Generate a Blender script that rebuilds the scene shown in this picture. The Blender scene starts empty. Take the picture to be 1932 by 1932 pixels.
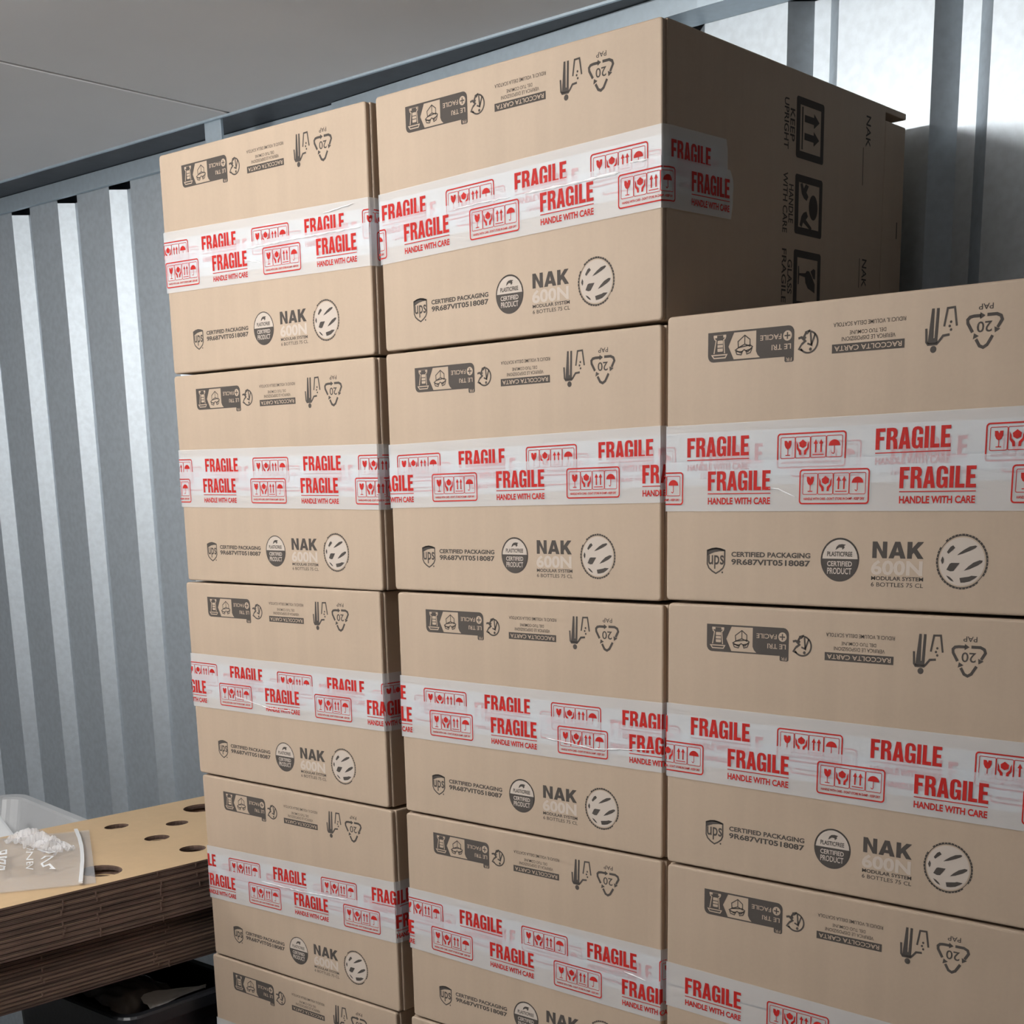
import bpy, bmesh, math, random
from mathutils import Vector, Matrix

random.seed(7)
sc = bpy.context.scene
COL = sc.collection
S = 0.265            # metres per carton height
ZT = 8.06            # carton heights from the floor to the top of the middle stack


def P(x, y, z):
    return Vector((x * S, y * S, (z + ZT) * S))


# ------------------------------------------------------------------ camera
cam = bpy.data.cameras.new('camera')
cam_ob = bpy.data.objects.new('camera', cam)
COL.objects.link(cam_ob)
yaw, pit, rol = 0.7165, -0.2363, 0.0218
R = Matrix.Rotation(yaw, 3, 'Z') @ Matrix.Rotation(pit, 3, 'X') @ Matrix.Rotation(rol, 3, 'Y')
right, fwd, up = R.col[0], R.col[1], R.col[2]
M = Matrix((right, up, -fwd)).transposed().to_4x4()
M.translation = P(4.4692, -4.3675, -1.5469)
cam_ob.matrix_world = M
cam.sensor_fit = 'HORIZONTAL'
cam.sensor_width = 36.0
cam.lens = 2609.8 / 1932 * 36.0
cam.shift_x = 0.0
cam.shift_y = (1535.8 - 966) / 1932
cam.clip_start = 0.02
sc.camera = cam_ob

# ------------------------------------------------------------------ world, light, exposure
w = bpy.data.worlds.new('world')
sc.world = w
w.use_nodes = True
w.node_tree.nodes['Background'].inputs[0].default_value = (0.8, 0.88, 1.0, 1)
w.node_tree.nodes['Background'].inputs[1].default_value = 0.02
sc.view_settings.view_transform = 'Standard'
sc.view_settings.look = 'None'
sc.view_settings.gamma = 1.0
sc.view_settings.use_curve_mapping = False
sc.view_settings.exposure = 0.06
LAMP = (-0.65, -4.0, 0.48)       # middle of the main tube lamp, carton heights
LAMP_STRENGTH = 262.0
FILL_LAMP = (-6.6, -5.2, -0.15)      # added fill tube that brightens the ceiling and left wall
FILL_STRENGTH = 140.0


# ------------------------------------------------------------------ materials
def node_mat(name):
    m = bpy.data.materials.new(name)
    m.use_nodes = True
    nt = m.node_tree
    return m, nt, nt.nodes['Principled BSDF']


def mat(name, col, rough=0.6, metal=0.0, var=0.0, scale=20.0, stretch=(1, 1, 1), bump=0.0, bscale=None, spec=0.5):
    m, nt, b = node_mat(name)
    b.inputs['Base Color'].default_value = (*col, 1)
    b.inputs['Roughness'].default_value = rough
    b.inputs['Metallic'].default_value = metal
    b.inputs['Specular IOR Level'].default_value = spec
    if var or bump:
        tc = nt.nodes.new('ShaderNodeTexCoord')
        mp = nt.nodes.new('ShaderNodeMapping')
        mp.inputs['Scale'].default_value = stretch
        nz = nt.nodes.new('ShaderNodeTexNoise')
        nz.inputs['Scale'].default_value = scale
        nz.inputs['Detail'].default_value = 4
        nt.links.new(tc.outputs['Object'], mp.inputs['Vector'])
        nt.links.new(mp.outputs['Vector'], nz.inputs['Vector'])
        if var:
            rp = nt.nodes.new('ShaderNodeValToRGB')
            rp.color_ramp.elements[0].position = 0.3
            rp.color_ramp.elements[1].position = 0.7
            rp.color_ramp.elements[0].color = (*[c * (1 - var) for c in col], 1)
            rp.color_ramp.elements[1].color = (*[min(1, c * (1 + var)) for c in col], 1)
            nt.links.new(nz.outputs['Fac'], rp.inputs['Fac'])
            nt.links.new(rp.outputs['Color'], b.inputs['Base Color'])
        if bump:
            bp = nt.nodes.new('ShaderNodeBump')
            bp.inputs['Strength'].default_value = bump
            bp.inputs['Distance'].default_value = 0.002
            src = nz
            if bscale:
                src = nt.nodes.new('ShaderNodeTexNoise')
                src.inputs['Scale'].default_value = bscale
                nt.links.new(mp.outputs['Vector'], src.inputs['Vector'])
            nt.links.new(src.outputs['Fac'], bp.inputs['Height'])
            nt.links.new(bp.outputs['Normal'], b.inputs['Normal'])
    return m


def cardboard(name, col, flutes=True):
    m, nt, b = node_mat(name)
    tc = nt.nodes.new('ShaderNodeTexCoord')
    mp = nt.nodes.new('ShaderNodeMapping')
    mp.inputs['Scale'].default_value = (60, 60, 2.0)
    n1 = nt.nodes.new('ShaderNodeTexNoise'); n1.inputs['Scale'].default_value = 1.0
    n2 = nt.nodes.new('ShaderNodeTexNoise'); n2.inputs['Scale'].default_value = 9.0; n2.inputs['Detail'].default_value = 6
    n3 = nt.nodes.new('ShaderNodeTexNoise'); n3.inputs['Scale'].default_value = 260.0
    nt.links.new(tc.outputs['Object'], mp.inputs['Vector'])
    nt.links.new(mp.outputs['Vector'], n1.inputs['Vector'])
    nt.links.new(tc.outputs['Object'], n2.inputs['Vector'])
    nt.links.new(tc.outputs['Object'], n3.inputs['Vector'])
    a1 = nt.nodes.new('ShaderNodeMath'); a1.operation = 'ADD'
    nt.links.new(n1.outputs['Fac'], a1.inputs[0]); nt.links.new(n2.outputs['Fac'], a1.inputs[1])
    a2 = nt.nodes.new('ShaderNodeMath'); a2.operation = 'MULTIPLY_ADD'; a2.inputs[1].default_value = 0.5
    nt.links.new(n3.outputs['Fac'], a2.inputs[0]); nt.links.new(a1.outputs[0], a2.inputs[2])
    mr = nt.nodes.new('ShaderNodeMapRange')
    mr.inputs['From Min'].default_value = 0.85; mr.inputs['From Max'].default_value = 1.65
    nt.links.new(a2.outputs[0], mr.inputs['Value'])
    rp = nt.nodes.new('ShaderNodeValToRGB')
    rp.color_ramp.elements[0].color = (*[c * 0.95 for c in col], 1)
    rp.color_ramp.elements[1].color = (*[c * 1.04 for c in col], 1)
    nt.links.new(mr.outputs['Result'], rp.inputs['Fac'])
    nt.links.new(rp.outputs['Color'], b.inputs['Base Color'])
    b.inputs['Roughness'].default_value = 0.62
    b.inputs['Specular IOR Level'].default_value = 0.35
    bp = nt.nodes.new('ShaderNodeBump'); bp.inputs['Strength'].default_value = 0.12; bp.inputs['Distance'].default_value = 0.001
    nt.links.new(a1.outputs[0], bp.inputs['Height'])
    nt.links.new(bp.outputs['Normal'], b.inputs['Normal'])
    return m


CARD = (0.468, 0.364, 0.272)
m_card = cardboard('cardboard', CARD)
m_card_edge = mat('cardboard_cut_edge', (0.40, 0.27, 0.17), 0.9, var=0.25, scale=160)
m_card_flat = cardboard('flat_carton_board', (0.56, 0.40, 0.235))
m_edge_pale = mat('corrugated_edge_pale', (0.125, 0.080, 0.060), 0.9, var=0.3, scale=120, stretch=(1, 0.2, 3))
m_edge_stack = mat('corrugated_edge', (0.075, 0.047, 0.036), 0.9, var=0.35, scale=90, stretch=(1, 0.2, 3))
m_ink = mat('printed_ink', (0.075, 0.065, 0.058), 0.8, spec=0.2)
m_ink_pale = mat('pale_ink', (0.56, 0.485, 0.42), 0.8, spec=0.2)
m_red = mat('red_ink', (0.46, 0.022, 0.018), 0.6, spec=0.15)
m_steel = None


def film(name, alpha, col, rough, bump, bscale, stretch):
    m, nt, b = node_mat(name)
    out = nt.nodes['Material Output']
    tr = nt.nodes.new('ShaderNodeBsdfTransparent')
    mix = nt.nodes.new('ShaderNodeMixShader')
    mix.inputs[0].default_value = alpha
    b.inputs['Base Color'].default_value = (*col, 1)
    b.inputs['Roughness'].default_value = rough
    b.inputs['Specular IOR Level'].default_value = 0.3
    tc = nt.nodes.new('ShaderNodeTexCoord')
    mp = nt.nodes.new('ShaderNodeMapping'); mp.inputs['Scale'].default_value = stretch
    nz = nt.nodes.new('ShaderNodeTexNoise'); nz.inputs['Scale'].default_value = bscale; nz.inputs['Detail'].default_value = 3
    nt.links.new(tc.outputs['Object'], mp.inputs['Vector']); nt.links.new(mp.outputs['Vector'], nz.inputs['Vector'])
    bp = nt.nodes.new('ShaderNodeBump'); bp.inputs['Strength'].default_value = bump; bp.inputs['Distance'].default_value = 0.001
    nt.links.new(nz.outputs['Fac'], bp.inputs['Height']); nt.links.new(bp.outputs['Normal'], b.inputs['Normal'])
    nt.links.new(tr.outputs[0], mix.inputs[1]); nt.links.new(b.outputs[0], mix.inputs[2])
    nt.links.new(mix.outputs[0], out.inputs['Surface'])
    return m


m_tape = film('tape_film', 0.40, (0.90, 0.95, 1.0), 0.34, 0.4, 60, (0.35, 1, 2.2))
m_gloss = film('tape_crease_glint', 0.90, (0.96, 0.97, 0.98), 0.18, 0.3, 90, (0.5, 1, 2))  # near-opaque white stands in for the glint along tape creases
m_bagfilm = film('bag_film', 0.24, (0.75, 0.76, 0.78), 0.16, 0.9, 26, (1, 1, 1))
m_crumple = film('crumpled_film_glint', 0.42, (0.92, 0.92, 0.94), 0.12, 1.0, 90, (1, 1, 1))  # whiter and denser than the bag film, to paint in its glints
m_liner = mat('bin_liner', (0.10, 0.09, 0.085), 0.35, bump=0.8, bscale=18)
m_white = mat('white_plastic', (0.80, 0.81, 0.82), 0.4)
m_tote = mat('tote_plastic', (0.42, 0.43, 0.44), 0.38, var=0.04, scale=8)
m_paper = mat('white_paper', (0.72, 0.72, 0.70), 0.8)
m_black = mat('black_plastic', (0.012, 0.013, 0.016), 0.42, bump=0.15, bscale=120)
m_table = mat('dark_table', (0.03, 0.026, 0.024), 0.6)
m_ceil = mat('ceiling_panel', (0.88, 0.875, 0.88), 0.55, var=0.03, scale=3)
m_joint = mat('ceiling_joint', (0.40, 0.40, 0.41), 0.6)
m_floor = mat('floor_concrete', (0.06, 0.058, 0.056), 0.75, var=0.15, scale=6)
m_dark = mat('shade_dark_steel', (0.035, 0.043, 0.058), 0.5, var=0.2, scale=30)  # channel underside, its dark reflection of the room put into the colour
m_void = mat('dark_void', (0.30, 0.34, 0.40), 0.8)
m_diff, nt_, b_ = node_mat('lamp_diffuser')
b_.inputs['Base Color'].default_value = (0.9, 0.9, 0.9, 1)
b_.inputs['Emission Color'].default_value = (1, 0.98, 0.95, 1)
b_.inputs['Emission Strength'].default_value = LAMP_STRENGTH


def steel(name, col, rough, sp):
    m, nt, b = node_mat(name)
    tc = nt.nodes.new('ShaderNodeTexCoord')
    vo = nt.nodes.new('ShaderNodeTexNoise'); vo.inputs['Scale'].default_value = 90; vo.inputs['Detail'].default_value = 3
    nt.links.new(tc.outputs['Object'], vo.inputs['Vector'])
    rp = nt.nodes.new('ShaderNodeValToRGB')
    rp.color_ramp.elements[0].position = 0.35; rp.color_ramp.elements[1].position = 0.65
    rp.color_ramp.elements[0].color = (*[c * (1 - sp) for c in col], 1)
    rp.color_ramp.elements[1].color = (*[c * (1 + sp) for c in col], 1)
    nt.links.new(vo.outputs['Fac'], rp.inputs['Fac']); nt.links.new(rp.outputs['Color'], b.inputs['Base Color'])
    b.inputs['Metallic'].default_value = 0.88
    b.inputs['Roughness'].default_value = rough
    bp = nt.nodes.new('ShaderNodeBump'); bp.inputs['Strength'].default_value = 0.05; bp.inputs['Distance'].default_value = 0.001
    nt.links.new(vo.outputs['Fac'], bp.inputs['Height']); nt.links.new(bp.outputs['Normal'], b.inputs['Normal'])
    return m


m_steel = steel('galvanised_steel', (0.59, 0.65, 0.70), 0.5, 0.05)
m_runner = steel('painted_runner', (0.52, 0.61, 0.68), 0.5, 0.03)


# ------------------------------------------------------------------ mesh helpers
class MB:
    """collects faces with material slots and links them as one mesh object"""

    def __init__(self):
        self.v, self.f, self.m, self.mats = [], [], [], []

    def slot(self, m):
        if m not in self.mats:
            self.mats.append(m)
        return self.mats.index(m)

    def add(self, verts, faces, m):
        o = len(self.v); s = self.slot(m)
        self.v += [tuple(v) for v in verts]
        for f in faces:
            self.f.append([i + o for i in f]); self.m.append(s)

    def bm(self, b, m):
        b.verts.ensure_lookup_table(); b.verts.index_update()
        self.add([v.co[:] for v in b.verts], [[v.index for v in f.verts] for f in b.faces], m)
        b.free()

    def box(self, a, c, m, bev=0.0, seg=2):
        b = bmesh.new()
        bmesh.ops.create_cube(b, size=1)
        for v in b.verts:
            v.co = Vector([a[i] + (v.co[i] + .5) * (c[i] - a[i]) for i in range(3)])
        if bev:
            bmesh.ops.bevel(b, geom=b.edges[:], offset=bev, segments=seg, affect='EDGES', profile=0.6)
        self.bm(b, m)

    def mesh(self, name):
        me = bpy.data.meshes.new(name)
        me.from_pydata(self.v, [], self.f)
        for m in self.mats:
            me.materials.append(m)
        me.polygons.foreach_set('material_index', self.m)
        me.update()
        return me

    def build(self, name, parent=None, smooth=False):
        return link(name, self.mesh(name), parent, smooth)


def link(name, me, parent=None, smooth=False):
    if smooth:
        me.polygons.foreach_set('use_smooth', [True] * len(me.polygons))
    o = bpy.data.objects.new(name, me)
    COL.objects.link(o)
    if parent:
        o.parent = parent
    return o


def tag(o, label, cat, group=None):
    o['label'] = label; o['category'] = cat
    if group:
        o['group'] = group
    return o


def struct(o):
    o['kind'] = 'structure'
    return o


def empty(name, loc):
    o = bpy.data.objects.new(name, None)
    o.empty_display_size = 0.05
    COL.objects.link(o)
    o.location = loc
    return o


def curve_mesh(cu):
    ob = bpy.data.objects.new('tmp', cu)
    me = bpy.data.meshes.new_from_object(ob)
    vs = [(v.co.x, v.co.y) for v in me.vertices]
    fs = [list(p.vertices) for p in me.polygons]
    bpy.data.objects.remove(ob); bpy.data.meshes.remove(me); bpy.data.curves.remove(cu)
    return vs, fs


def fill(loops):
    """even-odd filled 2-D area from closed loops"""
    cu = bpy.data.curves.new('c', 'CURVE')
    cu.dimensions = '2D'; cu.fill_mode = 'BOTH'
    for lp in loops:
        s = cu.splines.new('POLY')
        s.points.add(len(lp) - 1)
        for p, q in zip(s.points, lp):
            p.co = (q[0], q[1], 0, 1)
        s.use_cyclic_u = True
    return curve_mesh(cu)


_tc = {}


def glyphs(txt, bold):
    k = (txt, bold)
    if k not in _tc:
        cu = bpy.data.curves.new('t', 'FONT')
        cu.body = txt
        cu.offset = bold
        cu.resolution_u = 3
        _tc[k] = curve_mesh(cu)
    return _tc[k]


class Art:
    """flat printing: list of (verts2d, faces, material, layer)"""

    def __init__(self):
        self.items = []

    def raw(self, vf, m, layer=1):
        self.items.append((vf[0], vf[1], m, layer))

    def area(self, loops, m=None, layer=1):
        self.raw(fill(loops), m or m_ink, layer)

    def poly(self, lp, m=None, layer=1):
        self.area([lp], m, layer)

    def stroke(self, pts, wd, m=None, layer=1, closed=False):
        n = len(pts); h = wd / 2; L = []; Rr = []
        for i in range(n):
            p = Vector(pts[i])
            if closed or 0 < i < n - 1:
                a = (p - Vector(pts[i - 1])).normalized(); b = (Vector(pts[(i + 1) % n]) - p).normalized()
            elif i == 0:
                a = b = (Vector(pts[1]) - p).normalized()
            else:
                a = b = (p - Vector(pts[i - 1])).normalized()
            t = (a + b)
            t = t.normalized() if t.length > 1e-6 else a
            nn = Vector((-t.y, t.x)); k = h / max(0.35, nn.dot(Vector((-a.y, a.x))))
            L.append(p + nn * k); Rr.append(p - nn * k)
        vs = [tuple(x) for x in L + Rr]
        fs = [[i, i + n, (i + 1) % n + n, (i + 1) % n] for i in range(n if closed else n - 1)]
        self.raw((vs, fs), m or m_ink, layer)

    def text(self, s, x0, y0, x1, y1, m=None, bold=0.0, layer=1, rot=0):
        """text filling the rectangle exactly; rot in quarter turns (counter-clockwise)"""
        vs, fs = glyphs(s, bold)
        if not vs:
            return
        xs = [v[0] for v in vs]; ys = [v[1] for v in vs]
        ax, bx, ay, by = min(xs), max(xs), min(ys), max(ys)
        o = []
        for x, y in vs:
            a = (x - ax) / (bx - ax); b = (y - ay) / (by - ay)
            if rot == 1: a, b = 1 - b, a
            elif rot == 2: a, b = 1 - a, 1 - b
            elif rot == 3: a, b = b, 1 - a
            o.append((x0 + a * (x1 - x0), y0 + b * (y1 - y0)))
        self.raw((o, fs), m or m_ink, layer)

    def place(self, mb, fn):
        for vs, fs, m, layer in self.items:
            mb.add([fn(x, y, layer) for x, y in vs], fs, m)


def arc(cx, cy, rx, ry, a0, a1, n=24):
    return [(cx + rx * math.cos(math.radians(a0 + (a1 - a0) * i / n)), cy + ry * math.sin(math.radians(a0 + (a1 - a0) * i / n))) for i in range(n + 1)]


def circ(cx, cy, rx, ry=None, n=32):
    return arc(cx, cy, rx, ry or rx, 0, 360, n)[:-1]


def rr(x0, y0, x1, y1, r, n=4, corners=(1, 1, 1, 1)):
    """rounded rectangle, corners in order BL BR TR TL"""
    o = []
    for (cx, cy, a), c in zip([(x0 + r, y0 + r, 180), (x1 - r, y0 + r, 270), (x1 - r, y1 - r, 0), (x0 + r, y1 - r, 90)], corners):
        if c:
            o += arc(cx, cy, r, r, a, a + 90, n)
        else:
            o.append((x0 if a in (180, 90) else x1, y0 if a in (180, 270) else y1))
    return o


# ------------------------------------------------------------------ the room
XL, XR, YF = -9.6, 11.0, -8.5        # room extents in carton heights
YW = 2.086                            # front plane of the corrugated wall
CZ = 0.75                             # ceiling
starts = [-9.14, -8.43, -7.72, -7.02, -6.349, -5.678, -4.981, -4.274, -3.567, -2.859, -2.152, -1.444, -0.737, -0.030, 0.712, 1.458, 2.204, 2.95, 3.70,
          4.44, 5.19, 5.93, 6.68, 7.42, 8.17, 8.92, 9.66, 10.4]
mb = MB()
pr = [(XL - 0.3, YW, 0)]
for s in starts:
    k = 0.746 if s > 0.5 else 0.70
    pr += [(s, YW, 0), (s + .092, YW + .094, 1), (s + .179, YW + .094, 1), (s + .271, YW, 0)]
pr.append((XR + 0.2, YW, 0))
for (xa, ya, ra), (xb, yb, rb) in zip(pr[:-1], pr[1:]):
    top = 0.72 if not (ra or rb) else (0.615 if xa < -1 else 0.655)
    if ra and rb is None: pass
    mb.add([P(xa, ya, -ZT), P(xb, yb, -ZT), P(xb, yb, top), P(xa, ya, top)], [[0, 1, 2, 3]], m_steel)
# back of the sheet, closes the gap behind the recesses
mb.add([P(XL - .3, YW + .2, -ZT), P(XR + .2, YW + .2, -ZT), P(XR + .2, YW + .2, 1.0), P(XL - .3, YW + .2, 1.0)], [[0, 1, 2, 3]], m_void)
struct(mb.build('wall_back'))

mb = MB(); mb.box(P(XL, YF, -ZT) - Vector((0, 0, .05)), P(XR, YW + .2, -ZT), m_floor)
struct(mb.build('floor'))
mb = MB()
JX = -3.08
mb.box(P(XL, YF, CZ), P(JX - .018, 1.73, CZ + .15), m_ceil, 0.002)
mb.box(P(JX + .018, YF, CZ), P(XR, 1.73, CZ + .15), m_ceil, 0.002)
mb.box(P(JX - .018, YF, CZ + .012), P(JX + .018, 1.73, CZ + .15), m_joint)
mb.box(P(XL, 1.73, CZ + .05), P(XR, YW + .2, CZ + .15), m_void)
struct(mb.build('ceiling'))
# edge channel between ceiling and wall
mb = MB()
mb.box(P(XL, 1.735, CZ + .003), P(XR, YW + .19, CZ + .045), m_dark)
struct(mb.build('trim_1'))
mb = MB()
mb.box(P(XL, 1.715, CZ - .012), P(XR, 1.733, CZ + .0), m_runner)
struct(mb.build('trim_2'))
mb = MB()
mb.box(P(XL, 2.045, .635), P(-2.40, YW - .004, CZ), m_runner, 0.001)
pl = [(-2.45, 2.02), (0.35, 1.85), (XR, 1.85), (XR, YW - .004), (-2.45, YW - .004)]
vs = [P(x, y, .652) for x, y in pl] + [P(x, y, CZ) for x, y in pl]
mb.add(vs, [[4, 3, 2, 1, 0], [5, 6, 7, 8, 9]] + [[k, (k + 1) % 5, (k + 1) % 5 + 5, k + 5] for k in range(5)], m_runner)
struct(mb.build('trim_3'))
mb = MB()
mb.box(P(-3.36, 1.74, .60), P(-3.19, 1.76, CZ), m_runner, 0.001)
struct(mb.build('trim_4'))
m_side = mat('side_wall_panel', (0.16, 0.162, 0.165), 0.6)
m_sidel = mat('pale_wall_panel', (0.30, 0.31, 0.32), 0.6)
m_sidef = mat('front_wall_panel', (0.42, 0.42, 0.43), 0.6)
mb = MB(); mb.box(P(XL - .2, YF, -ZT), P(XL, YW + .2, 1.0), m_sidel); struct(mb.build('wall_left'))
mb = MB(); mb.box(P(XR, YF, -ZT), P(XR + .2, YW + .2, 1.0), m_side); struct(mb.build('wall_right'))
mb = MB(); mb.box(P(XL - .2, YF - .2, -ZT), P(XR + .2, YF, 1.0), m_sidef); struct(mb.build('wall_front'))

# main lamp below the ceiling and the added fill tube, outside the frame
m_fill = m_diff.copy()
m_fill.node_tree.nodes['Principled BSDF'].inputs['Emission Strength'].default_value = FILL_STRENGTH
for LP, md, lb in ((LAMP, m_diff, 'bare tube lamp below the ceiling straight in front of the carton stacks'), (FILL_LAMP, m_fill, 'added fill tube hung below the ceiling near the left end of the room')):
    lamp = empty('ceiling_or_fill_light', P(*LP))
    tag(lamp, lb, 'lamp', 'tube lamps under the ceiling')
    mb = MB()
    b = bmesh.new()
    bmesh.ops.create_cone(b, cap_ends=True, segments=20, radius1=.016, radius2=.016, depth=.5, matrix=Matrix.Rotation(math.pi / 2, 4, 'Y'))
    mb.bm(b, md); mb.build('lamp_tube', lamp, True)
    mb = MB()
    hz = (CZ - LP[2]) * S
    mb.box((-.28, -.02, hz - .015), (.28, .02, hz), m_white, .004)
    for q in (-1, 1):
        mb.box((q * .265 - .012, -.02, -.02), (q * .265 + .012, .02, hz - .015), m_white, .003)
    mb.build('lamp_housing', lamp)

# ------------------------------------------------------------------ carton printing
W0, W1 = 0.0, 1.431         # flap extents
B0, B1 = -0.004, 1.438      # body extents
D = 1.886
FT = 0.024                  # flap thickness


def art_lower():
    a = Art()
    # shield
    sh = [(.180, .186), (.198, .192), (.217, .1945), (.236, .192), (.253, .187), (.253, .138), (.246, .124), (.232, .113), (.217, .105), (.201, .113), (.187, .124), (.180, .138)]
    a.stroke(sh, .0055, closed=True)
    a.poly([(.181, .168), (.181, .187), (.199, .193), (.217, .1955), (.236, .193), (.252, .188), (.252, .184), (.232, .1835), (.210, .180), (.194, .174)])
    a.text('ups', .184, .121, .250, .170, bold=.012)
    a.poly(circ(.244, .109, .0035, n=10))
    a.text('CERTIFIED PACKAGING', .281, .165, .596, .183, bold=.034)
    a.text('9R687VIT0518087', .281, .137, .596, .158, bold=.03)
    # roundel
    cx, cy, rx, ry = .707, .163, .0715, .073
    a.area([circ(cx, cy, rx, ry, 48), circ(cx, cy, rx - .006, ry - .006, 48)])
    a.poly(arc(cx, cy, rx - .004, ry - .004, 0, 180, 30), m_ink_pale)
    a.poly(arc(cx, cy + .003, rx - .004, ry - .002, 180, 360, 30), m_ink, 2)
    a.poly([(.690, .195), (.694, .206), (.702, .213), (.714, .215), (.729, .213), (.722, .209), (.724, .203), (.716, .196), (.714, .203), (.704, .204), (.697, .199)], m_ink, 2)
    a.text('PLASTICFREE', .660, .174, .753, .190, bold=.02, layer=2)
    a.text('CERTIFIED', .661, .141, .753, .158, m_ink_pale, .02, 3)
    a.text('PRODUCT', .662, .115, .752, .136, m_ink_pale, .012, 3)
    # NAK
    s = .054
    def L(pts, x, wd): return [(x + px * wd, .171 + py * s) for px, py in pts]
    a.poly(L([(0, 0), (0, 1), (.32, 1), (.70, .40), (.70, 1), (1, 1), (1, 0), (.70, 0), (.30, .62), (.30, 0)], .825, .052))
    a.area([L([(0, 0), (.36, 1), (.66, 1), (1, 0), (.70, 0), (.645, .17), (.355, .17), (.30, 0)], .883, .060), L([(.42, .38), (.58, .38), (.50, .68)], .883, .060)])
    a.poly(L([(0, 0), (0, 1), (.30, 1), (.30, .62), (.64, 1), (1, 1), (.60, .56), (1.02, 0), (.66, 0), (.40, .36), (.30, .26), (.30, 0)], .948, .056))
    a.text('600N', .822, .116, 1.003, .165, m_ink_pale, .03)
    a.text('MODULAR SYSTEM', .824, .099, 1.007, .112, bold=.022)
    a.text('6 BOTTLES 75 CL', .824, .078, 1.008, .092, bold=.004)
    # ball emblem
    cx, cy = 1.134, .165
    a.poly(circ(cx, cy, .075, .076, 40), m_ink_pale)
    for k in range(46):
        a0 = k * 360 / 46
        if 128 < a0 < 142 or 312 < a0 < 322: continue
        a.stroke(arc(cx, cy, .0835, .0845, a0, a0 + 6.6, 2), .0058 if k % 3 else .0045)
    a.area([circ(cx, cy, .0815, .0825, 48), circ(cx, cy, .0795, .0805, 48)])
    a.poly([(1.083, .195), (1.094, .211), (1.103, .216), (1.110, .208), (1.096, .196), (1.088, .189)], layer=2)
    a.poly([(1.117, .185), (1.135, .190), (1.160, .200), (1.176, .208), (1.182, .214), (1.176, .2165), (1.158, .213), (1.140, .203), (1.126, .193)], layer=2)
    a.poly([(1.069, .156), (1.064, .168), (1.069, .181), (1.074, .172), (1.073, .162)], layer=2)
    a.poly([(1.084, .139), (1.094, .158), (1.100, .161), (1.127, .161), (1.119, .150), (1.108, .135), (1.097, .134)], layer=2)
    a.poly([(1.142, .137), (1.162, .143), (1.186, .154), (1.200, .164), (1.202, .170), (1.192, .171), (1.172, .163), (1.155, .150)], layer=2)
    a.poly([(1.084, .121), (1.095, .117), (1.105, .109), (1.111, .101), (1.100, .105), (1.091, .112)], layer=2)
    a.poly([(1.129, .114), (1.141, .116), (1.160, .119), (1.168, .122), (1.188, .121), (1.178, .113), (1.163, .104), (1.146, .100), (1.133, .099)], layer=2)
    return a


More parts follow.
